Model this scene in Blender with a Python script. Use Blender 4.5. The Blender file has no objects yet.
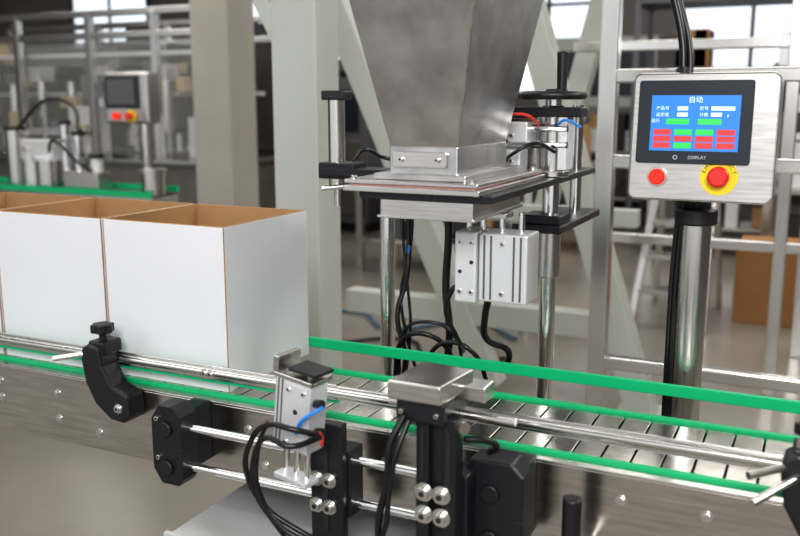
import bpy, bmesh, math, random
from mathutils import Matrix, Vector
random.seed(4)
D2R=math.radians
scene=bpy.context.scene
COL=bpy.context.collection

# ------------------------------------------------------------------ materials
def mat(name,color,rough=.5,metal=0.,emit=None,estr=0.,noise=None,bump=0.,bscale=60,stretch=None,spec=.5,coat=0.,alpha=1.,trans=0.):
    m=bpy.data.materials.new(name);m.use_nodes=True
    nt=m.node_tree;b=nt.nodes["Principled BSDF"]
    b.inputs["Base Color"].default_value=(*color,1)
    b.inputs["Roughness"].default_value=rough
    b.inputs["Metallic"].default_value=metal
    b.inputs["Specular IOR Level"].default_value=spec
    b.inputs["Coat Weight"].default_value=coat
    b.inputs["Alpha"].default_value=alpha
    b.inputs["Transmission Weight"].default_value=trans
    if emit: 
        b.inputs["Emission Color"].default_value=(*emit,1);b.inputs["Emission Strength"].default_value=estr
    if noise or bump:
        tc=nt.nodes.new("ShaderNodeTexCoord");mp=nt.nodes.new("ShaderNodeMapping")
        nt.links.new(tc.outputs["Object"],mp.inputs[0])
        if stretch: mp.inputs["Scale"].default_value=stretch
        n=nt.nodes.new("ShaderNodeTexNoise");n.inputs["Scale"].default_value=bscale;n.inputs["Detail"].default_value=5
        nt.links.new(mp.outputs[0],n.inputs["Vector"])
        if noise:
            r=nt.nodes.new("ShaderNodeMapRange");r.inputs["From Min"].default_value=.3;r.inputs["From Max"].default_value=.7
            mx=nt.nodes.new("ShaderNodeMix");mx.data_type='RGBA'
            mx.inputs["A"].default_value=(*[c*(1-noise) for c in color],1);mx.inputs["B"].default_value=(*[min(1,c*(1+noise)) for c in color],1)
            nt.links.new(n.outputs["Fac"],r.inputs["Value"]);nt.links.new(r.outputs[0],mx.inputs["Factor"]);nt.links.new(mx.outputs["Result"],b.inputs["Base Color"])
            rr=nt.nodes.new("ShaderNodeMapRange");rr.inputs["To Min"].default_value=max(.02,rough*(1-noise));rr.inputs["To Max"].default_value=min(1,rough*(1+noise))
            nt.links.new(n.outputs["Fac"],rr.inputs["Value"]);nt.links.new(rr.outputs[0],b.inputs["Roughness"])
        if bump:
            bp=nt.nodes.new("ShaderNodeBump");bp.inputs["Strength"].default_value=bump;bp.inputs["Distance"].default_value=.002
            nt.links.new(n.outputs["Fac"],bp.inputs["Height"]);nt.links.new(bp.outputs[0],b.inputs["Normal"])
    return m
STEEL=mat("brushed_steel",(.66,.645,.62),.25,1.,noise=.1,bump=.05,bscale=14,stretch=(1,1,14))
STEELH=mat("brushed_steel_sheet",(.58,.55,.51),.22,1.,noise=.14,bump=.04,bscale=9,stretch=(1,1,12))
POLE=mat("satin_steel_tube",(.70,.69,.67),.22,1.)
HOP=mat("mottled_hopper_steel",(.62,.61,.60),.3,1.,noise=.2,bump=.14,bscale=14)
CHROME=mat("chrome_shaft",(.86,.86,.86),.12,1.)
ALU=mat("anodized_aluminium",(.74,.75,.77),.42,.45,noise=.03,bscale=200)
ZINC=mat("zinc_bolt",(.70,.69,.66),.28,1.)
BLK=mat("black_plastic",(.013,.013,.015),.42)
BLKM=mat("black_anodized",(.018,.019,.023),.33,.2)
RUB=mat("black_hose",(.010,.010,.012),.32)
GRN=mat("green_guide_strip",(.0,.47,.19),.42)
GRND=mat("green_wear_strip",(.0,.45,.17),.5)
SLAT=mat("steel_slat",(.60,.58,.54),.18,1.,noise=.12,bscale=30)
DARK=mat("dark_gap",(.02,.02,.02),.6)
WHT=mat("white_cardboard",(.74,.75,.78),.75,noise=.02,bscale=3,bump=.05)
BRN=mat("brown_cardboard",(.42,.25,.12),.85,noise=.06,bscale=20)
BRND=mat("kraft_box_brown",(.33,.165,.06),.8,noise=.05,bscale=20)
PAINT=mat("grey_green_paint",(.47,.49,.45),.45,noise=.03,bscale=3)
RED=mat("red_plastic",(.75,.02,.015),.3,coat=.5)
REDL=mat("red_lens",(.85,.02,.01),.25,emit=(1,.05,.02),estr=.3)
YEL=mat("yellow_label",(.9,.68,.01),.45)
SCRB=mat("screen_blue",(.01,.06,.3),.25,emit=(.05,.28,.66),estr=.7)
SCRW=mat("screen_white",(.4,.5,.5),.3,emit=(.8,.9,1),estr=.6)
SCRG=mat("screen_green",(.02,.3,.05),.3,emit=(.05,.75,.12),estr=.6)
SCRR=mat("screen_red",(.3,.02,.02),.3,emit=(.85,.07,.07),estr=.6)
BEZ=mat("screen_bezel",(.025,.03,.042),.22)
TXT=mat("text_black",(.02,.02,.02),.6)
TXW=mat("text_grey",(.6,.6,.6),.6)
BLUE=mat("blue_tube",(.02,.25,.75),.35)
DBLUE=mat("dull_blue_hose",(.05,.12,.20),.6)
REDT=mat("red_tube",(.7,.05,.03),.35)
GASK=mat("gasket_strip",(.45,.22,.18),.5)
CONC=mat("concrete_column",(.36,.34,.305),.8,noise=.08,bscale=2)
WALLM=mat("plaster_wall",(.24,.23,.215),.8,noise=.1,bscale=.8)
CEIL=mat("ceiling_panel",(.35,.35,.35),.9)
FLOORM=mat("polished_concrete",(.25,.23,.20),.2,noise=.22,bscale=.9)
GLS=mat("guard_glass",(.5,.52,.52),.08,alpha=.12)
CAB=mat("machine_cabinet",(.24,.23,.215),.35,.6,noise=.15,bscale=3)
CABD=mat("dark_cabinet",(.05,.045,.04),.4,.2,noise=.2,bscale=3)
GREY=mat("mid_grey_plastic",(.11,.11,.12),.5)
TAN=mat("tan_panel",(.38,.30,.16),.6)
SKYP=mat("window_daylight",(.6,.65,.7),.5,emit=(.85,.92,1),estr=.9)
LAMPM=mat("added_lamp_tube",(1,1,1),.5,emit=(1,.98,.94),estr=10)  # glow of the added, unseen ceiling lamps

# ------------------------------------------------------------------ builders
class Ctx: parent=None;T=Matrix.Identity(4)
def G(name,T=None):
    e=bpy.data.objects.new(name,None);COL.objects.link(e);e.empty_display_size=.05
    Ctx.parent=e;Ctx.T=T or Matrix.Identity(4);return e
def link(name,data,M,m=None):
    o=bpy.data.objects.new(name,data);COL.objects.link(o)
    if m is not None: data.materials.append(m)
    o.parent=Ctx.parent;o.matrix_basis=Ctx.T@M
    return o
def bev(o,w,seg=2):
    if w>0:
        b=o.modifiers.new("bev","BEVEL");b.width=w;b.segments=seg;b.limit_method='ANGLE';b.angle_limit=D2R(40)
def smooth(o):
    for p in o.data.polygons:p.use_smooth=True
    try:
        o.data.set_sharp_from_angle(angle=D2R(40))
    except Exception: pass
def box(name,x0,x1,y0,y1,z0,z1,m,b=.0015,rot=None):
    bm=bmesh.new();bmesh.ops.create_cube(bm,size=1)
    s=(abs(x1-x0),abs(y1-y0),abs(z1-z0))
    for v in bm.verts:v.co=Vector((v.co.x*s[0],v.co.y*s[1],v.co.z*s[2]))
    me=bpy.data.meshes.new(name);bm.to_mesh(me);bm.free()
    M=Matrix.Translation(((x0+x1)/2,(y0+y1)/2,(z0+z1)/2))
    if rot:M=M@Matrix.Rotation(rot[2],4,'Z')@Matrix.Rotation(rot[1],4,'Y')@Matrix.Rotation(rot[0],4,'X')
    o=link(name,me,M,m);bev(o,min(b,min(s)*.3));return o
def multibox(name,lst,m,b=0.):
    bm=bmesh.new()
    for (x0,x1,y0,y1,z0,z1) in lst:
        r=bmesh.ops.create_cube(bm,size=1)
        for v in r['verts']:
            v.co=Vector(((x0+x1)/2+v.co.x*(x1-x0),(y0+y1)/2+v.co.y*(y1-y0),(z0+z1)/2+v.co.z*(z1-z0)))
    me=bpy.data.meshes.new(name);bm.to_mesh(me);bm.free()
    o=link(name,me,Matrix.Identity(4),m);bev(o,b);return o
def cyl(name,p1,p2,r,m,r2=None,seg=32,b=0.):
    p1=Vector(p1);p2=Vector(p2);d=p2-p1;L=d.length
    bm=bmesh.new();bmesh.ops.create_cone(bm,cap_ends=True,segments=seg,radius1=r,radius2=r if r2 is None else r2,depth=L)
    me=bpy.data.meshes.new(name);bm.to_mesh(me);bm.free()
    M=Matrix.Translation((p1+p2)/2)@d.to_track_quat('Z','Y').to_matrix().to_4x4()
    o=link(name,me,M,m);smooth(o) if seg>8 else None
    bev(o,b);return o
def tube(name,pts,r,m,cyc=False):
    cu=bpy.data.curves.new(name,'CURVE');cu.dimensions='3D';cu.bevel_depth=r;cu.bevel_resolution=4;cu.resolution_u=14
    cu.use_fill_caps=True
    s=cu.splines.new('BEZIER');s.bezier_points.add(len(pts)-1);s.use_cyclic_u=cyc
    for i,p in enumerate(pts):
        bp=s.bezier_points[i];bp.co=p;bp.handle_left_type=bp.handle_right_type='AUTO'
    return link(name,cu,Matrix.Identity(4),m)
def torus(name,c,R,r,m,axis='Z'):
    pts=[]
    for i in range(16):
        a=i*math.pi/8;ca,sa=R*math.cos(a),R*math.sin(a)
        pts.append({'Z':(c[0]+ca,c[1]+sa,c[2]),'Y':(c[0]+ca,c[1],c[2]+sa),'X':(c[0],c[1]+ca,c[2]+sa)}[axis])
    return tube(name,pts,r,m,True)
def prism(name,pts,a0,a1,m,axis='Y',b=.0015):
    def P(p,a):
        return {'Y':(p[0],a,p[1]),'X':(a,p[0],p[1]),'Z':(p[0],p[1],a)}[axis]
    bm=bmesh.new()
    A=[bm.verts.new(P(p,a0)) for p in pts];B=[bm.verts.new(P(p,a1)) for p in pts]
    bm.faces.new(A);bm.faces.new(list(reversed(B)))
    n=len(pts)
    for i in range(n):bm.faces.new((A[i],B[i],B[(i+1)%n],A[(i+1)%n]))
    bmesh.ops.recalc_face_normals(bm,faces=bm.faces)
    me=bpy.data.meshes.new(name);bm.to_mesh(me);bm.free()
    o=link(name,me,Matrix.Identity(4),m);bev(o,b);return o
def loft(name,rings,m,cap=(True,True),solid=0,b=0):
    bm=bmesh.new();R=[[bm.verts.new(p) for p in r] for r in rings];n=len(rings[0])
    for a,c in zip(R,R[1:]):
        for i in range(n):bm.faces.new((a[i],a[(i+1)%n],c[(i+1)%n],c[i]))
    if cap[0]:bm.faces.new(list(reversed(R[0])))
    if cap[1]:bm.faces.new(R[-1])
    bmesh.ops.recalc_face_normals(bm,faces=bm.faces)
    me=bpy.data.meshes.new(name);bm.to_mesh(me);bm.free()
    o=link(name,me,Matrix.Identity(4),m)
    if solid:
        s=o.modifiers.new("s","SOLIDIFY");s.thickness=solid;s.offset=-1
    bev(o,b);return o
def bolt(p,d=(0,-1,0),r=.006,washer=True,socket=False,name="bolt"):
    p=Vector(p);d=Vector(d)
    if washer:cyl(name+"_washer",p,p+d*.0015,r*1.5,ZINC,seg=24)
    if socket:
        cyl(name+"_head",p,p+d*r*1.1,r,ZINC,seg=24,b=r*.12);cyl(name+"_socket",p+d*r*1.0,p+d*r*1.12,r*.5,DARK,seg=6)
    else: cyl(name+"_head",p,p+d*r*.8,r,ZINC,seg=6,b=r*.08)
def rrect(x0,x1,z0,z1,r,n=6):
    out=[]
    for cx,cz,a0 in ((x1-r,z1-r,0),(x0+r,z1-r,90),(x0+r,z0+r,180),(x1-r,z0+r,270)):
        for i in range(n+1):
            a=D2R(a0+90*i/n);out.append((cx+r*math.cos(a),cz+r*math.sin(a)))
    return out
def text(name,s,loc,size,m,rot=(math.pi/2,0,0),ex=.0002):
    c=bpy.data.curves.new(name,'FONT');c.body=s;c.size=size;c.align_x='CENTER';c.align_y='CENTER';c.extrude=ex
    M=Matrix.Translation(loc)@Matrix.Rotation(rot[2],4,'Z')@Matrix.Rotation(rot[1],4,'Y')@Matrix.Rotation(rot[0],4,'X')
    return link(name,c,M,m)

# ------------------------------------------------------------------ room
def room(name,x0,x1,y0,y1,z0,z1,m):
    Ctx.parent=None;Ctx.T=Matrix.Identity(4);return box(name,x0,x1,y0,y1,z0,z1,m,b=0)
room("floor",-16,8,-5,14,-.1,0,FLOORM)
room("wall_back",-16,8,14,14.2,0,5,WALLM)
room("wall_left",-16.2,-16,-5,14,0,5,WALLM)
room("wall_right",8,8.2,-5,14,0,5,WALLM)
room("ceiling",-16,8,-5,14,5,5.1,CEIL)
for i,x in enumerate((-14,-11,-8,-5,-2,1,4)):
    G("window_%d"%(i+1))
    box("pane",x,x+1.9,13.93,13.97,1.6,3.6,SKYP,b=0)
    multibox("frame",[(x-.06,x,13.88,13.99,1.54,3.66),(x+1.9,x+1.96,13.88,13.99,1.54,3.66),(x,x+1.9,13.88,13.99,3.6,3.66),(x,x+1.9,13.88,13.99,1.54,1.6),(x+.92,x+.98,13.9,13.99,1.6,3.6),(x,x+1.9,13.9,13.99,2.9,2.95)],GREY)

# ------------------------------------------------------------------ conveyor
G("slat_conveyor")
XL,XR=-3.2,.75
YN=1.385
box("side_plate_near",XL,XR,YN,YN+.006,.69,.842,STEELH,b=.001)
box("side_plate_flange",XL,XR,YN,YN+.03,.686,.692,STEELH,b=.001)
box("side_plate_far",XL,XR,1.69,1.70,.69,.842,STEELH,b=.001)
box("top_lip_near",XL,XR,YN,YN+.026,.842,.847,STEEL,b=.001)
box("belt_bed",XL,XR,YN+.03,1.68,.80,.835,DARK,b=0)
box("wear_strip_near",XL,XR,1.412,1.425,.838,.853,GRND,b=.001)
box("wear_strip_far",XL,XR,1.655,1.668,.838,.856,GRND,b=.001)
sl=[];x=XL
while x<XR:
    sl.append((x,x+.0465,1.428,1.652,.838,.850));x+=.050
multibox("slats",sl,SLAT,b=.001)
box("guard_rail_channel",XL,-.80,1.396,1.402,.888,.918,STEEL,b=.001)
box("guard_rail_liner",XL,-.80,1.402,1.409,.880,.905,GRN,b=.001)
box("guard_rail_channel",-.80,XR,1.396,1.402,.890,.916,STEEL,b=.001)
cyl("guard_rail_bar",(XL,1.392,.905),(XR,1.392,.905),.0085,POLE,b=.001)
box("guard_rail_liner",-.80,XR,1.402,1.408,.886,.900,ALU,b=.001)
box("guard_rail_far_liner",XL,XR,1.765,1.773,.864,.889,GRN,b=.002)
box("guard_rail_far_channel",XL,XR,1.773,1.783,.867,.884,STEEL,b=.001)
for x in (-2.4,-1.3,.3,.6):
    box("far_rail_support",x-.012,x+.012,1.783,1.80,.74,.885,STEEL)
    box("far_rail_arm",x-.012,x+.012,1.70,1.80,.74,.752,STEEL)
for x,z in ((-1.70,.805),(-1.70,.765),(-1.52,.80),(-1.52,.74),(-1.40,.725),(-1.0,.80),(-.96,.73),(-.69,.79),(-.255,.80),(-.12,.80),(.1,.80),(-2.0,.8),(-.16,.73)):
    bolt((x,YN,z),r=.0062)
for x in (-2.9,-2.2,.55):
    for y in (1.44,1.64):
        box("leg",x-.02,x+.02,y-.02,y+.02,.03,.69,STEEL);cyl("foot",(x,y,0),(x,y,.03),.035,BLK)
    box("leg_brace",x-.015,x+.015,1.45,1.63,.3,.33,STEEL)

def clamp(x):
    prism("clamp_arm",[(x-.035,.935),(x-.018,.945),(x+.015,.94),(x+.02,.90),(x+.045,.86),(x+.085,.845),(x+.09,.80),(x+.07,.782),(x+.035,.786),(x-.005,.815),(x-.03,.86),(x-.038,.91)],1.335,YN,BLK,b=.006)
    box("clamp_head",x-.025,x+.02,1.345,1.40,.92,.95,BLK,b=.005)
    cyl("clamp_stem",(x,1.365,.945),(x,1.365,.970),.008,BLK)
    cyl("clamp_knob",(x,1.365,.966),(x,1.365,.986),.021,BLK,seg=32,b=.004)
    for i in range(6):
        a=i*math.pi/3;cyl("knob_lobe",(x+.018*math.cos(a),1.365+.018*math.sin(a),.967),(x+.018*math.cos(a),1.365+.018*math.sin(a),.985),.007,BLK,seg=16,b=.002)
    cyl("clamp_rod",(x-.08,1.30,.915),(x+.0,1.37,.925),.006,ZINC)
    bolt((x+.06,1.335,.815),r=.007,socket=True)
clamp(-1.352);clamp(.02)
cyl("clamp_rod_low",(-.05,1.24,.90),(.03,1.38,.915),.006,ZINC)
bolt((-1.10,1.383,.905),r=.006,socket=True);bolt((-1.085,1.383,.905),r=.006,socket=True)

# ------------------------------------------------------------------ cartons
def carton(x0,x1,y0=1.435,y1=1.755,z0=.8505,h=.347,dz=0):
    G("cardboard_box");t=.007;z1=z0+h
    def wall(nm,a,b_,c,d):
        box(nm,a,b_,c,d,z0,z1,WHT,b=.0008)
    wall("wall_front",x0,x1,y0,y0+t/2,);wall("wall_back",x0,x1,y1-t/2,y1)
    wall("wall_left",x0,x0+t/2,y0+t/2,y1-t/2);wall("wall_right",x1-t/2,x1,y0+t/2,y1-t/2)
    e=.0014
    box("liner_front",x0+t/2,x1-t/2,y0+t/4,y0+t,z0,z1+e,BRN,b=0);box("liner_back",x0+t/2,x1-t/2,y1-t,y1-t/4,z0,z1+e,BRN,b=0)
    box("liner_left",x0+t/4,x0+t,y0+t,y1-t,z0,z1+e,BRN,b=0);box("liner_right",x1-t,x1-t/4,y0+t,y1-t,z0,z1+e,BRN,b=0)
    box("bottom",x0+t,x1-t,y0+t,y1-t,z0,z0+t,BRN,b=0)
    box("corner_seam",x1-.0015,x1+.0004,y0-.0004,y0+.0015,z0,z1,BRN,b=0)
    box("corner_seam",x0-.0004,x0+.0015,y0-.0004,y0+.0015,z0,z1,BRN,b=0)
carton(-1.40,-1.08)
carton(-1.732,-1.407)
carton(-2.065,-1.740)

# ------------------------------------------------------------------ hopper machine
G("filling_hopper")
def ring(x0,x1,y0,y1,z):return [(x0,y0,z),(x1,y0,z),(x1,y1,z),(x0,y1,z)]
loft("hopper_cone",[ring(-.735,-.600,1.50,1.77,1.365),ring(-.779,-.540,1.42,1.795,1.63),ring(-.811,-.497,1.36,1.815,1.82),ring(-.811,-.497,1.36,1.815,2.05)],HOP,cap=(False,False),solid=.003)
loft("corner_weld",[[(-.602,1.498,1.366),(-.598,1.498,1.366),(-.598,1.503,1.366)],[(-.542,1.418,1.63),(-.538,1.418,1.63),(-.538,1.423,1.63)],[(-.499,1.358,1.82),(-.495,1.358,1.82),(-.495,1.363,1.82)]],STEEL)
box("hopper_neck",-.737,-.598,1.498,1.772,1.312,1.368,HOP,b=.003)
box("neck_flange",-.760,-.575,1.478,1.795,1.305,1.317,HOP,b=.002)
prism("clamp_plate",rrect(-.728,-.618,1.328,1.358,.006),1.492,1.498,STEEL,b=.001)
for x in (-.71,-.636): bolt((x,1.492,1.343),r=.005,washer=False,socket=True)
box("mount_plate_top",-.815,-.545,1.46,1.86,1.297,1.305,STEEL,b=.002)
box("mount_plate_mid",-.815,-.540,1.455,1.865,1.283,1.294,STEEL,b=.002)
box("gasket",-.80,-.55,1.465,1.85,1.294,1.297,GASK,b=0)
box("support_plate",-.79,-.522,1.475,2.26,1.269,1.283,BLKM,b=.002)
box("discharge_box",-.75,-.562,1.485,1.76,1.235,1.269,STEEL,b=.002)
box("discharge_lip",-.755,-.557,1.48,1.765,1.233,1.238,STEEL,b=.001)
for x in (-.80,-.56): 
    for y in (1.475,1.84): bolt((x,y,1.305),(0,0,1),r=.006,socket=True)

G("lift_frame")
PX=-.545
box("crossbar",-1.12,-.79,1.885,1.975,1.269,1.287,BLKM,b=.002)
for nm,x,top in (("post_left",-.955,1.270),("post_right",PX,1.455)):
    cyl(nm,(x,1.93,.70),(x,1.93,top),.0185,CHROME,seg=40)
    cyl("post_base",(x,1.93,.70),(x,1.93,.74),.03,BLKM,b=.003)
cyl("lead_screw_post",(PX,2.15,1.17),(PX,2.15,1.44),.014,CHROME)
cyl("bushing_upper",(PX,1.93,1.286),(PX,1.93,1.40),.027,POLE,b=.002)
cyl("bushing_flange",(PX,1.93,1.284),(PX,1.93,1.298),.04,POLE,b=.002)
cyl("bushing_lower",(PX,1.93,1.055),(PX,1.93,1.165),.026,POLE,b=.002)
box("lower_clamp_plate",-.615,-.502,1.87,2.24,1.162,1.180,BLKM,b=.003)
box("lower_clamp_block",-.60,-.51,1.885,1.975,1.18,1.20,BLKM,b=.003)
box("base_bracket",-.99,-.51,1.70,1.98,.69,.705,BLKM)
cyl("sleeve_cylinder",(-1.095,1.93,1.235),(-1.095,1.93,1.465),.021,POLE,b=.002)
box("sleeve_cap",-1.125,-1.062,1.905,1.955,1.452,1.475,BLKM,b=.004)
box("sleeve_clamp",-1.13,-1.03,1.895,1.965,1.26,1.30,BLKM,b=.004)
cyl("sleeve_pin",(-1.095,1.93,1.19),(-1.095,1.93,1.24),.008,CHROME)
cyl("clamp_lever",(-1.12,1.90,1.235),(-1.0,1.90,1.25),.006,CHROME)
box("upper_bar",-.70,-.475,1.90,1.96,1.415,1.437,BLKM,b=.003)
box("guide_bracket",-.70,-.585,1.95,1.965,1.285,1.415,STEEL,b=.002)
box("guide_block",-.655,-.60,1.87,1.93,1.30,1.345,ALU,b=.003)
box("guide_slider",-.63,-.585,1.87,1.94,1.36,1.405,ALU,b=.003)
box("guide_side",-.525,-.505,1.90,1.96,1.30,1.415,ALU,b=.002)
for z in (1.355,1.39): cyl("guide_rod",(-.70,1.905,z),(-.505,1.905,z),.008,CHROME)
for z in (1.32,1.375): bolt((-.62,1.87,z),r=.005,washer=False,socket=True)
box("air_fitting_block",-.675,-.64,1.88,1.92,1.375,1.41,BLK,b=.003)
tube("red_air_tube",[(-.66,1.88,1.40),(-.62,1.85,1.42),(-.585,1.86,1.42),(-.57,1.9,1.40)],.0035,REDT)
tube("blue_air_tube",[(-.52,1.88,1.40),(-.50,1.87,1.41),(-.47,1.88,1.395)],.003,BLUE)
tube("black_air_tube",[(-.64,1.87,1.31),(-.60,1.83,1.34),(-.56,1.85,1.36),(-.53,1.9,1.34)],.004,RUB)
wz=1.462;wc=(PX,1.93)
torus("handwheel_rim",(wc[0],wc[1],wz),.064,.009,BLK)
cyl("handwheel_hub",(wc[0],wc[1],wz-.022),(wc[0],wc[1],wz+.014),.018,BLK,b=.003)
for i in range(3):
    a=D2R(30+i*120);cyl("handwheel_spoke",(wc[0],wc[1],wz),(wc[0]+.06*math.cos(a),wc[1]+.06*math.sin(a),wz),.006,BLK)
cyl("crank_handle",(wc[0]+.012,wc[1]+.02,wz+.01),(wc[0]+.012,wc[1]+.02,wz+.095),.0105,BLK,r2=.0125,b=.003)
cyl("crank_base",(wc[0]+.012,wc[1]+.02,wz-.004),(wc[0]+.012,wc[1]+.02,wz+.012),.014,BLK)
cyl("dial_indicator",(wc[0],wc[1],wz-.045),(wc[0],wc[1],wz-.022),.024,BLKM,b=.003)

G("pneumatic_cylinder")
box("barrel",-.600,-.500,1.62,1.70,1.056,1.194,ALU,b=.004)
box("body_plate",-.648,-.602,1.612,1.70,1.052,1.196,ALU,b=.004)
for x in (-.588,-.574,-.527,-.513): box("slot_groove",x-.0018,x+.0018,1.6185,1.6215,1.062,1.19,GREY,b=0)
for z in (1.075,1.175):
    for x in (-.636,-.612,-.551): bolt((x,1.6125 if x<-.6 else 1.62,z),r=.0045,washer=False,socket=True)
for x,z in ((-.636,1.115),(-.612,1.135)): cyl("screw_hole",(x,1.613,z),(x,1.611,z),.004,DARK)
for x in (-.635,-.605,-.565,-.525): cyl("piston_rod",(x,1.66,1.19),(x,1.66,1.2345),.0065,CHROME)
box("top_yoke",-.655,-.55,1.635,1.685,1.222,1.2325,STEEL)
for z in (1.07,1.18):
    cyl("air_fitting",(-.652,1.655,z),(-.668,1.655,z),.006,BLK)
tube("air_hose",[(-.668,1.655,1.07),(-.69,1.67,1.02),(-.685,1.72,.95),(-.70,1.80,.90),(-.74,1.9,.86)],.005,RUB)
tube("air_hose",[(-.60,1.69,1.055),(-.62,1.72,1.0),(-.63,1.76,.94),(-.60,1.82,.90),(-.62,1.86,.84)],.0075,RUB)
cyl("hose_collar",(-.60,1.69,1.06),(-.603,1.693,1.045),.009,REDT)

G("cable_bundle")
tube("cable",[(-.86,1.84,1.265),(-.855,1.84,1.15),(-.85,1.82,1.05),(-.875,1.82,.95),(-.86,1.83,.86),(-.88,1.86,.78)],.006,RUB)
tube("cable",[(-.845,1.84,1.265),(-.85,1.84,1.12),(-.87,1.83,1.0),(-.86,1.84,.90),(-.84,1.86,.80)],.004,RUB)
tube("cable",[(-.87,1.85,1.265),(-.875,1.85,1.16),(-.86,1.84,1.04),(-.85,1.84,.93),(-.87,1.86,.80)],.0035,RUB)
tube("cable",[(-.848,1.83,1.12),(-.855,1.82,1.04),(-.865,1.82,.98)],.003,BLUE)
tube("cable",[(-.76,1.84,1.265),(-.755,1.84,1.15),(-.76,1.84,1.02),(-.75,1.84,.92),(-.77,1.86,.80)],.009,RUB)
tube("cable",[(-.74,1.86,.80),(-.76,1.82,.90),(-.82,1.80,.92),(-.87,1.82,.88),(-.89,1.84,.80)],.006,RUB)
tube("cable",[(-.72,1.86,.80),(-.74,1.82,.93),(-.80,1.80,.95),(-.86,1.82,.91),(-.88,1.84,.80)],.004,RUB)
tube("cable",[(-.66,1.86,.80),(-.68,1.80,.895),(-.73,1.80,.91),(-.78,1.81,.88),(-.80,1.86,.80)],.0055,RUB)
tube("cable",[(-1.05,1.93,1.305),(-1.03,1.95,1.33),(-1.0,2.0,1.31),(-.93,2.0,1.30),(-.8,1.98,1.33)],.005,RUB)

# ------------------------------------------------------------------ HMI
G("control_panel")
cyl("pedestal_post",(-.222,1.87,.0),(-.222,1.87,1.225),.031,POLE,seg=48)
cyl("post_collar",(-.222,1.87,1.203),(-.222,1.87,1.236),.042,BLK,b=.004)
cyl("post_neck",(-.222,1.87,1.235),(-.222,1.85,1.28),.028,BLK)
cyl("post_foot",(-.222,1.87,0),(-.222,1.87,.015),.12,STEEL)
tube("post_cable",[(-.252,1.85,1.26),(-.260,1.86,1.15),(-.262,1.86,.95),(-.262,1.87,.7),(-.26,1.9,.3)],.0055,RUB)
tube("post_cable",[(-.246,1.85,1.26),(-.253,1.855,1.1),(-.254,1.855,.9),(-.255,1.86,.6)],.004,RUB)
T0=Matrix.Translation((-.208,1.80,1.379))@Matrix.Rotation(D2R(-4),4,'X')
Ctx.T=T0
hw,hh=.132,.121
prism("enclosure",rrect(-hw,hw,-hh,hh,.016,8),-.045,.055,STEEL,b=.004)
prism("screen_bezel",rrect(-.119,.088,-.050,.106,.006),-.052,-.0445,BEZ,b=.0015)
box("screen",-.094,.066,-.0535,-.0515,-.026,.078,SCRB,b=0)
ys=-.0538
def ui(a,b_,c,d,k=0):
    X=lambda q:-.094+q*.160
    Zc=lambda q:.078-q*.104
    return (X(a),X(b_),ys-.0004-k*.0003,ys,Zc(d),Zc(c))
multibox("ui_white",[ui(.30,.42,.20,.27),ui(.68,.94,.20,.27),ui(.30,.42,.31,.38),ui(.68,.80,.31,.38)],SCRW)
multibox("ui_green",[ui(.18,.44,.42,.52),ui(.54,.80,.42,.52),ui(.28,.48,.61,.71),ui(.52,.72,.61,.71),ui(.28,.48,.85,.95)],SCRG)
multibox("ui_red",[ui(.04,.24,.61,.71),ui(.76,.96,.61,.71),ui(.04,.24,.73,.83),ui(.28,.48,.73,.83),ui(.52,.72,.73,.83),ui(.76,.96,.73,.83),ui(.04,.24,.85,.95),ui(.76,.96,.85,.95),ui(.52,.72,.85,.95)],SCRR)
text("screen_title","\u81ea\u52a8",(-.014,ys-.0003,.069),.013,SCRW)
for s,x,z in (("\u4ea7\u54c1\u53f7",-.073,.0535),("\u8bbe\u5b9a\u503c",-.073,.0415),("\u6279\u53f7",.002,.0535),("\u8ba1\u6570",.002,.0415),("\u8fd0\u884c",-.085,.030),("g",.045,.0415)):
    text("screen_label",s,(x,ys-.0003,z),.008,SCRW)
torus("bezel_mark",(-.045,-.0524,-.038),.0035,.0008,TXW,'Y')
text("bezel_label","DISPLAY",(-.005,-.0524,-.038),.009,TXW)
cyl("lamp_ring",(-.076,-.045,-.076),(-.076,-.050,-.076),.0185,ZINC,b=.001)
cyl("lamp_lens",(-.076,-.048,-.076),(-.076,-.060,-.076),.0155,REDL,b=.004)
cyl("estop_label",(.036,-.045,-.073),(.036,-.0475,-.073),.034,YEL,seg=48)
for i,ch in enumerate("EMERGENCY"):
    a=D2R(160-i*17.5)
    c=bpy.data.curves.new("estop_letter",'FONT');c.body=ch;c.size=.0105;c.align_x='CENTER';c.align_y='CENTER';c.extrude=.0002
    M=Matrix.Translation((.036+.0285*math.cos(a),-.0478,-.073+.0285*math.sin(a)))@Matrix.Rotation(math.pi/2,4,'X')@Matrix.Rotation(a-math.pi/2,4,'Z')
    link("estop_letter",c,M,TXT)
cyl("estop_collar",(.036,-.0475,-.073),(.036,-.056,-.073),.016,RED)
cyl("estop_button",(.036,-.054,-.073),(.036,-.070,-.073),.0205,RED,r2=.0185,b=.004)
Ctx.T=Matrix.Identity(4)
tube("top_cable",[(-.258,1.83,1.485),(-.264,1.84,1.56),(-.30,1.86,1.70),(-.32,1.9,1.9),(-.32,1.9,2.6)],.008,RUB)
tube("top_cable",[(-.245,1.83,1.485),(-.25,1.84,1.55),(-.285,1.86,1.68),(-.30,1.9,1.9),(-.29,1.9,2.6)],.006,RUB)
cyl("cable_gland",(-.256,1.82,1.48),(-.256,1.83,1.51),.016,BLK)

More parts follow.
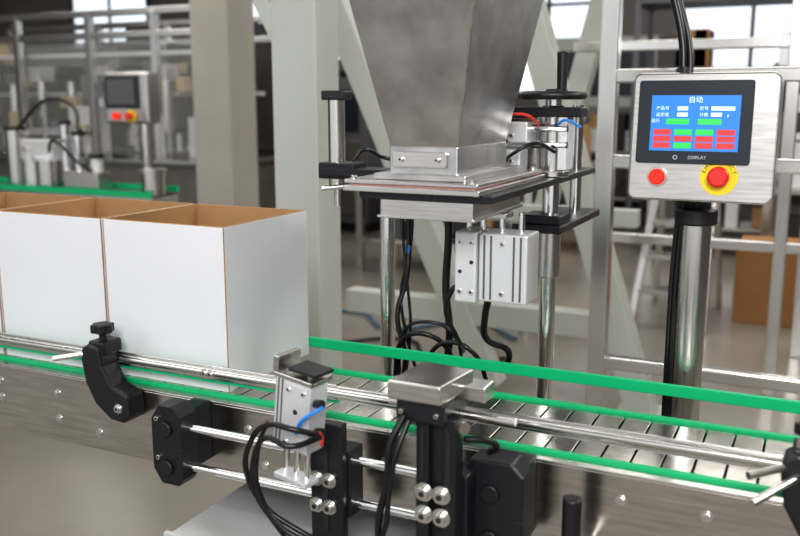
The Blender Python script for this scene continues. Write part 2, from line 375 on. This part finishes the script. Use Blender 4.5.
# ------------------------------------------------------------------ stopper units in front
G("box_stopper")
def endblock(x0,x1,z0=.695,z1=.875):
    xm=(x0+x1)/2
    prism("end_block",[(x0+.02,z0),(x1-.01,z0),(x1,z0+.015),(x1,z1-.02),(x1-.02,z1),(x0+.02,z1),(x0,z1-.03),(x0,z0+.03)],1.275,1.325,BLKM,b=.003)
    box("end_block_back",x0+.02,x1-.01,1.325,YN-.0005,z0+.02,z1-.02,BLKM,b=.002)
    for z in (.82,.74):
        cyl("shaft_clamp",(xm,1.268,z),(xm,1.276,z),.016,BLK,b=.002)
        bolt((x0+.017,1.275,z+.02),r=.005,socket=True,washer=False)
    box("clamp_slit",x1-.012,x1+.0005,1.274,1.277,.778,.782,DARK,b=0)
endblock(-1.152,-1.080,.704,.868);endblock(-.50,-.39)
for z in (.82,.74): cyl("guide_shaft",(-1.10,1.30,z),(-.45,1.30,z),.0085,CHROME,seg=32)
def slide(x,y=1.30):
    box("slide_block",x-.03,x+.03,1.275,1.325,.72,.845,BLKM,b=.003)
slide(-.735);slide(-.53)
box("bracket_plate",-.775,-.71,1.255,1.275,.66,.90,BLKM,b=.003)
box("bracket_slot",-.748,-.738,1.253,1.256,.70,.86,DARK,b=0)
for z in (.795,.745):
    for x in (-.762,-.736): 
        bolt((x,1.254,z),r=.0095,socket=True)
Ctx.T=Matrix.Translation((-.768,1.215,.93))@Matrix.Rotation(D2R(-8),4,'Z')@Matrix.Rotation(D2R(6),4,'Y')
box("cylinder_barrel",-.038,.038,-.024,.024,-.062,.062,ALU,b=.003)
for x in (-.030,-.022): box("barrel_groove",x-.0015,x+.0015,-.0248,-.0235,-.060,.060,GREY,b=0)
box("barrel_face_plate",-.014,.034,-.0262,-.0235,-.056,.056,ALU,b=.001)
for z in (-.047,.047):
    for x in (-.006,.026): bolt((x,-.026,z),r=.0038,washer=False,socket=True)
for z in (-.02,.01): cyl("port_hole",(.010,-.0255,z),(.010,-.0268,z),.0045,DARK)
box("stop_plate",-.042,.042,-.028,.03,.062,.070,STEEL,b=.001)
box("stop_finger",-.042,-.030,-.028,.03,.070,.098,STEEL,b=.001)
box("stop_ledge",-.012,.046,-.024,.026,.078,.084,BLKM,b=.001)
cyl("stop_spacer",(.02,0,.070),(.02,0,.079),.008,ZINC)
for x in (-.024,0.0,.024): cyl("piston_rod",(x,0,-.062),(x,0,-.118),.0055,CHROME)
box("rod_end_plate",-.036,.036,-.018,.018,-.128,-.118,ALU,b=.002)
Ctx.T=Matrix.Identity(4)
cyl("air_fitting",(-.725,1.20,.905),(-.712,1.19,.91),.008,BLK)
cyl("air_fitting",(-.728,1.20,.955),(-.71,1.19,.96),.007,BLK)
tube("blue_tube",[(-.755,1.18,.905),(-.735,1.17,.935),(-.705,1.185,.957)],.0032,BLUE)
tube("orange_tube",[(-.717,1.19,.912),(-.708,1.185,.902),(-.712,1.19,.888)],.003,REDT)
tube("air_hose",[(-.712,1.18,.91),(-.74,1.15,.925),(-.79,1.15,.925),(-.835,1.16,.88),(-.85,1.17,.82),(-.82,1.18,.76),(-.76,1.19,.725),(-.70,1.2,.70),(-.66,1.22,.66)],.005,RUB)
tube("air_hose",[(-.71,1.185,.905),(-.74,1.14,.90),(-.79,1.14,.905),(-.815,1.15,.86),(-.82,1.16,.80),(-.79,1.17,.74),(-.73,1.19,.70),(-.68,1.22,.64)],.005,RUB)
tube("air_hose",[(-.79,1.15,.93),(-.83,1.16,.85),(-.835,1.17,.79),(-.80,1.18,.73),(-.76,1.2,.67)],.0035,RUB)

G("side_pusher")
prism("head_cover",[(-.585,1.18),(-.495,1.18),(-.482,1.29),(-.575,1.30)],.992,1.022,STEEL,axis='Z',b=.003)
box("head_body",-.575,-.492,1.19,1.285,.955,.992,BLKM,b=.004)
box("head_arm",-.49,-.445,1.24,1.285,.985,1.01,STEEL,b=.002)
cyl("head_pin",(-.60,1.22,.975),(-.575,1.22,.975),.007,ZINC)
for x in (-.565,-.505): bolt((x,1.19,.972),r=.004,washer=False,socket=True)
for (a,b_) in ((-.545,-.522),(-.50,-.477)):
    box("column",a,b_,1.20,1.235,.66,.965,BLKM,b=.003)
    box("column_slot",(a+b_)/2-.003,(a+b_)/2+.003,1.1985,1.201,.86,.945,DARK,b=0)
box("column_web",-.522,-.50,1.215,1.23,.66,.95,BLK,b=0)
box("shaft_carriage",-.55,-.47,1.235,1.275,.71,.86,BLKM,b=.003)
for z in (.838,.800):
    for x in (-.530,-.500): bolt((x,1.20,z),r=.0105,socket=True)
cyl("side_knob",(-.475,1.21,.955),(-.462,1.20,.955),.010,ZINC)
cyl("cross_rod",(-.60,1.26,.955),(-.40,1.26,.955),.007,ZINC)
tube("air_hose",[(-.56,1.19,.965),(-.575,1.17,.92),(-.58,1.17,.86),(-.60,1.18,.79),(-.61,1.2,.72),(-.60,1.22,.62)],.006,RUB)
tube("air_hose",[(-.55,1.185,.96),(-.56,1.16,.91),(-.575,1.165,.84),(-.59,1.18,.77),(-.63,1.2,.70),(-.66,1.22,.62)],.0045,RUB)
tube("air_hose",[(-.47,1.22,.93),(-.44,1.24,.925),(-.43,1.26,.91),(-.45,1.28,.89)],.006,RUB)

G("adjusting_handle")
cyl("handle_shaft",(-.318,1.31,.60),(-.318,1.31,.80),.009,CHROME)
cyl("handle_grip",(-.318,1.31,.70),(-.318,1.31,.825),.0155,BLK,b=.004)
box("handle_bracket",-.335,-.30,1.30,1.384,.70,.72,STEEL)

G("machine_base")
box("base_tray",-1.10,-.36,1.24,1.66,.585,.615,ALU,b=.003)
box("tray_lip",-1.10,-.36,1.235,1.245,.595,.625,ALU,b=.001)
for x in (-1.0,-.42):
    for y in (1.30,1.60): box("base_leg",x-.025,x+.025,y-.025,y+.025,0,.585,STEEL)

# ------------------------------------------------------------------ support gantry (painted)
def beam(name,p1,p2,w,d,m=PAINT):
    p1=Vector(p1);p2=Vector(p2);v=p2-p1;L=v.length
    bm=bmesh.new();bmesh.ops.create_cube(bm,size=1)
    for q in bm.verts:q.co=Vector((q.co.x*w,q.co.y*d,q.co.z*L))
    me=bpy.data.meshes.new(name);bm.to_mesh(me);bm.free()
    z=v.normalized();y=Vector((0,1,0));
    if abs(z.y)>.9:y=Vector((1,0,0))
    x=y.cross(z).normalized();y=z.cross(x)
    R=Matrix((x,y,z)).transposed().to_4x4()
    o=link(name,me,Matrix.Translation((p1+p2)/2)@R,m);bev(o,min(.006,w*.15));return o
G("steel_gantry")
beam("column",(-1.665,2.72,0),(-1.665,2.72,3.2),.18,.16)
beam("brace",(-2.62,4.0,2.7),(-1.40,4.0,0.05),.13,.13)
beam("leg",(-1.70,4.04,3.2),(-.66,4.04,0.0),.13,.13)
beam("leg",(-.9,5.2,3.2),(-1.7,5.2,0.0),.12,.12)
beam("brace",(-2.30,2.72,2.70),(-1.66,2.72,1.47),.06,.06)
beam("crossbeam",(-2.2,4.0,.42),(-.9,4.0,.42),.12,.10)
beam("crossbeam",(-2.2,5.0,.80),(-.9,5.0,.80),.10,.10)
beam("top_beam",(-2.8,3.4,3.1),(1.0,3.4,3.1),.2,.2)
box("foot_plate",-.78,-.54,3.92,4.16,0,.02,PAINT)

G("stainless_frame")
for x,y in ((-.66,3.0),(-.15,4.6),(.35,3.0),(-.05,5.4)):
    beam("upright",(x,y,0),(x,y,2.6),.06,.06,POLE)
for z in (1.53,1.25,.55):
    beam("rail",(-.66,3.0,z),(.35,3.0,z),.045,.045,POLE)
beam("rail",(-.66,3.0,2.3),(-.66,5.4,2.3),.05,.05,POLE)
beam("rail",(-1.2,4.6,1.72),(1.2,4.6,1.72),.05,.05,POLE)
beam("rail",(-1.0,4.6,.75),(1.2,4.6,.75),.05,.05,POLE)

G("step_ladder")
beam("rail_left",(-1.05,5.7,0),(-.93,6.0,1.15),.05,.05,POLE)
beam("rail_right",(-.60,5.7,0),(-.62,6.0,1.15),.05,.05,POLE)
beam("rear_left",(-1.02,6.5,0),(-.93,6.05,1.15),.04,.04,POLE)
beam("rear_right",(-.58,6.5,0),(-.62,6.05,1.15),.04,.04,POLE)
for i in range(1,5):
    k=i/5;box("tread",-1.03+.1*k,-.60,5.66+.3*k,5.82+.3*k,1.1*k+.0,1.1*k+.03,POLE)
box("top_step",-.98,-.58,5.92,6.15,1.13,1.16,POLE)

def kraft(x0,x1,y0,y1,z0,z1):
    G("kraft_carton");box("body",x0,x1,y0,y1,z0,z1,BRND,b=.004)
    box("tape",(x0+x1)/2-.03,(x0+x1)/2+.03,y0-.002,y1+.002,z0+.02,z1+.002,BRN,b=0)
    box("flap_seam",x0-.001,x1+.001,(y0+y1)/2-.003,(y0+y1)/2+.003,z1-.01,z1+.001,DARK,b=0)
kraft(-.46,.05,6.1,6.6,0,.52)
kraft(.15,.75,6.4,6.9,0,.45)

G("concrete_column")
box("shaft",-4.30,-3.96,5.40,5.74,0,5,CONC,b=.01)
box("plinth",-4.33,-3.93,5.37,5.77,0,.12,CONC,b=.01)

# ------------------------------------------------------------------ left background machine
G("packing_machine")
box("cabinet",-8.8,-4.75,6.4,7.6,.12,.88,CAB,b=.01)
box("table_top",-8.85,-4.7,6.35,7.65,.88,.92,STEEL,b=.005)
for x in (-8.6,-7.25,-6.31,-5.53,-4.85):
    for y in (6.45,7.55): beam("upright",(x,y,0),(x,y,2.25),.07,.07,POLE)
for z in (2.25,2.05):
    for y in (6.45,7.55): beam("header",(-8.65,y,z),(-4.8,y,z),.06,.06,POLE)
box("glass_guard",-8.6,-4.85,6.45,6.46,.95,2.05,GLS,b=0)
for i in range(9):
    x=-8.4+i*.42
    cyl("filling_head",(x,7.0,1.15),(x,7.0,1.65),.05+.02*random.random(),POLE);cyl("nozzle",(x,7.0,.95),(x,7.0,1.15),.02,CHROME)
    box("valve",x-.08,x+.08,6.9,7.1,1.65,1.8,BLK if i%2 else ALU)
box("drive_box",-7.9,-6.6,7.1,7.4,1.75,2.0,GREY);box("rear_panel",-8.6,-4.85,7.55,7.58,.95,2.0,CABD)
multibox("pipework",[(-8.5,-4.9,6.8,6.84,1.88,1.92),(-8.5,-4.9,7.2,7.25,1.5,1.54),(-6.9,-6.6,6.7,6.95,.93,1.4),(-5.4,-5.1,6.7,6.9,.93,1.3)],ALU)
random.seed(21)
for nm,m in (("sensor_tan",TAN),("sensor_black",BLK),("sensor_steel",POLE),("sensor_grey",GREY)):
    L=[]
    for i in range(12):
        x=random.uniform(-8.4,-5.0);z=random.uniform(.95,1.9);y=random.uniform(6.55,7.3)
        L.append((x,x+random.uniform(.05,.22),y,y+.1,z,z+random.uniform(.05,.22)))
    multibox(nm,L,m,b=.004)
for x in (-8.0,-7.0,-6.0,-5.2): box("cabinet_door",x-.38,x+.38,6.385,6.40,.2,.82,CAB,b=.004);box("door_handle",x+.28,x+.31,6.37,6.385,.45,.6,BLK)

G("infeed_conveyor")
box("bed",-9,-4.35,4.95,5.25,.67,.76,STEEL,b=.004);box("belt",-9,-4.35,4.98,5.22,.76,.767,BLK,b=0)
box("green_guide_near",-9,-4.35,4.94,4.96,.76,.80,GRN,b=0);box("green_guide_far",-9,-4.35,5.24,5.26,.78,.82,GRN,b=0)
for x in (-8,-6.2,-4.6): box("leg",x-.03,x+.03,5.0,5.2,0,.67,STEEL)
G("bottle_capper")
for i,(x,r,h) in enumerate(((-5.85,.07,.45),(-5.68,.06,.30),(-5.5,.10,.22),(-5.30,.04,.5),(-5.17,.04,.42),(-4.45,.09,.16),(-5.0,.05,.25))):
    cyl("rotor",(x,5.1,.77),(x,5.1,.77+h),r,(POLE,ALU,POLE,CHROME,CHROME,POLE,ALU)[i])
    cyl("rotor_cap",(x,5.1,.77+h),(x,5.1,.80+h),r*1.15,(BLK,POLE,ALU,BLK,BLK,POLE,BLK)[i])
box("head_box",-5.75,-5.40,5.05,5.2,.99,1.15,ALU,b=.01);box("side_box",-5.25,-4.9,5.0,5.15,.77,.92,STEEL,b=.01)
box("bridge",-6.1,-5.1,5.12,5.18,1.19,1.24,STEEL)
tube("hose",[(-5.8,5.1,1.25),(-5.6,5.2,1.45),(-5.3,5.2,1.4),(-5.17,5.1,1.22)],.015,RUB)
tube("hose",[(-5.5,5.1,1.0),(-5.3,4.98,1.15),(-5.1,5.0,1.0),(-5.0,5.05,.92)],.012,RUB)
G("operator_panel")
OX=.10
cyl("post",(-5.06+OX,5.62,0),(-5.06+OX,5.62,1.30),.05,POLE)
box("enclosure",-5.42+OX,-4.96+OX,5.55,5.70,1.27,1.68,STEEL,b=.02)
box("screen_bezel",-5.39+OX,-5.05+OX,5.53,5.55,1.39,1.65,BEZ,b=.005);box("screen",-5.36+OX,-5.08+OX,5.525,5.53,1.42,1.62,GREY,b=0)
cyl("estop_label",(-5.14+OX,5.55,1.33),(-5.14+OX,5.54,1.33),.05,YEL);cyl("estop_button",(-5.14+OX,5.54,1.33),(-5.14+OX,5.50,1.33),.03,RED)
cyl("lamp",(-5.29+OX,5.55,1.33),(-5.29+OX,5.52,1.33),.03,REDL)
def bench(x0,x1,y0,seed,h=.85):
    random.seed(seed);G("workbench")
    box("top",x0,x1,y0,y0+.8,h-.04,h,STEEL,b=.004)
    for x in (x0+.05,x1-.05):
        for y in (y0+.05,y0+.75): box("leg",x-.03,x+.03,y-.03,y+.03,0,h-.04,STEEL)
    box("shelf",x0+.05,x1-.05,y0+.1,y0+.7,.25,.28,STEEL)
    for nm,m in (("tools_grey",GREY),("tools_steel",ALU),("tools_black",BLK),("tools_tan",BRN),("tools_dark",CABD)):
        L=[]
        for i in range(9):
            w=random.uniform(.06,.3);x=random.uniform(x0+.1,x1-.4);hh_=random.uniform(.06,.55);y=y0+random.uniform(.1,.4)
            zb=random.choice((h,h,.28));L.append((x,x+w,y,y+.25,zb,zb+min(hh_,.5)))
        multibox(nm,L,m,b=.004)
bench(-4.1,-1.9,8.2,1);bench(-1.5,.9,8.6,2);bench(1.2,3.6,8.2,3);bench(-3.4,-1.6,10.8,5);bench(-3.6,-2.0,6.6,7,.8);bench(-.4,1.4,7.2,11,.8)
def cabinet(x,y,w,h,m,seed):
    G("machine_cabinet");box("body",x,x+w,y,y+.7,.1,h,m,b=.01);box("door",x+.05,x+w-.05,y-.02,y,.2,h*.6,CAB,b=.005)
    box("window",x+.1,x+w-.1,y-.02,y,h*.66,h*.92,BEZ);box("plinth",x+.03,x+w-.03,y+.05,y+.65,0,.1,BLK)
    cyl("signal_mast",(x+w*.5,y+.3,h),(x+w*.5,y+.3,h+.3),.03,ALU)
cabinet(-6.2,10.5,1.6,2.0,CAB,1);cabinet(-10.5,10.5,2.2,2.2,CABD,1);cabinet(-.6,11.5,1.5,1.9,CAB,1);cabinet(1.4,11.2,1.8,2.1,GREY,1);cabinet(-3.6,12.2,1.6,2.3,PAINT,2);cabinet(-13.5,8.5,2.2,2.3,CABD,2);cabinet(-8.2,9.0,1.8,2.4,CABD,2);cabinet(-5.6,8.6,1.1,1.7,GREY,2)
G("storage_rack")
for x in (-1.9,.2,2.3):
    for y in (9.9,10.7): beam("upright",(x,y,0),(x,y,2.6),.06,.06,GREY)
for z in (.4,1.1,1.8,2.5): box("shelf",-1.95,2.35,9.9,10.7,z-.03,z,GREY)
random.seed(9)
for nm,m in (("stock_tan",BRND),("stock_grey",ALU),("stock_white",WHT),("stock_dark",CABD)):
    L=[]
    for i in range(12):
        x=random.uniform(-1.8,1.8);z=random.choice((.4,1.1,1.8));w=random.uniform(.12,.35);L.append((x,x+w,10.0,10.5,z,z+random.uniform(.15,.5)))
    multibox(nm,L,m,b=.005)
G("floor_hose")
tube("hose",[(-3.2,5.0,.02),(-2.8,5.2,.02),(-2.4,4.9,.02),(-2.0,5.3,.02),(-1.6,5.0,.02)],.012,DBLUE)
tube("hose",[(-2.6,4.4,.02),(-2.2,4.7,.02),(-1.9,4.4,.02),(-1.5,4.6,.02)],.012,RUB)

# ------------------------------------------------------------------ added lamps above the view, for overhead light and steel reflections
for i,(x,y) in enumerate([(a,b_) for a in (-9,-5,-1,3) for b_ in (1,5,9)]):
    G("added_ceiling_lamp");box("housing",x-.75,x+.75,y-.12,y+.12,4.6,4.68,ALU,b=.01);box("tube",x-.7,x+.7,y-.08,y+.08,4.575,4.6,LAMPM,b=0)
    cyl("hanger",(x,y,4.68),(x,y,5),.01,ALU)

def area(name,loc,target,size,power,color=(1,1,1),sy=None):
    l=bpy.data.lights.new(name,'AREA');l.shape='RECTANGLE';l.size=size;l.size_y=sy or size;l.energy=power;l.color=color
    o=bpy.data.objects.new(name,l);COL.objects.link(o);o.location=loc
    o.rotation_euler=(Vector(target)-Vector(loc)).to_track_quat('-Z','Y').to_euler();return o
area("key_light",(.6,-1.7,2.9),(-.8,1.6,.95),1.2,88,(1,.99,.97))
area("fill_light",(-3.0,-1.2,2.6),(-1.0,1.6,.9),1.5,14,(.95,.97,1))
area("side_light",(2.6,2.6,3.0),(-.8,2.0,1.0),1.0,55,(1,.98,.95))
area("hall_fill",(-6,4.5,4.4),(-6,5.5,0),4,120,(1,.95,.88))  # added overhead fills that brighten the background and floor
area("hall_fill",(0,7.5,4.4),(0,7.5,0),4,140,(1,.96,.9))
area("hall_fill",(-3,2.0,4.4),(-3,2.0,0),3,45,(1,.97,.92))

w=bpy.data.worlds.new("World");scene.world=w;w.use_nodes=True
w.node_tree.nodes["Background"].inputs[0].default_value=(.97,.98,1,1);w.node_tree.nodes["Background"].inputs[1].default_value=.6

# ------------------------------------------------------------------ camera
ca=bpy.data.cameras.new("camera");co=bpy.data.objects.new("camera",ca);COL.objects.link(co)
ca.sensor_width=36;ca.lens=39.6;co.location=(0,0,1.45);co.rotation_euler=(D2R(90-10.75),0,D2R(25.5))
ca.dof.use_dof=True;ca.dof.focus_distance=1.85;ca.dof.aperture_fstop=3.2
ca.clip_start=.05
scene.camera=co
scene.view_settings.view_transform='Standard'
try: scene.view_settings.look='Medium High Contrast'
except Exception: scene.view_settings.look='None'
scene.view_settings.exposure=.22
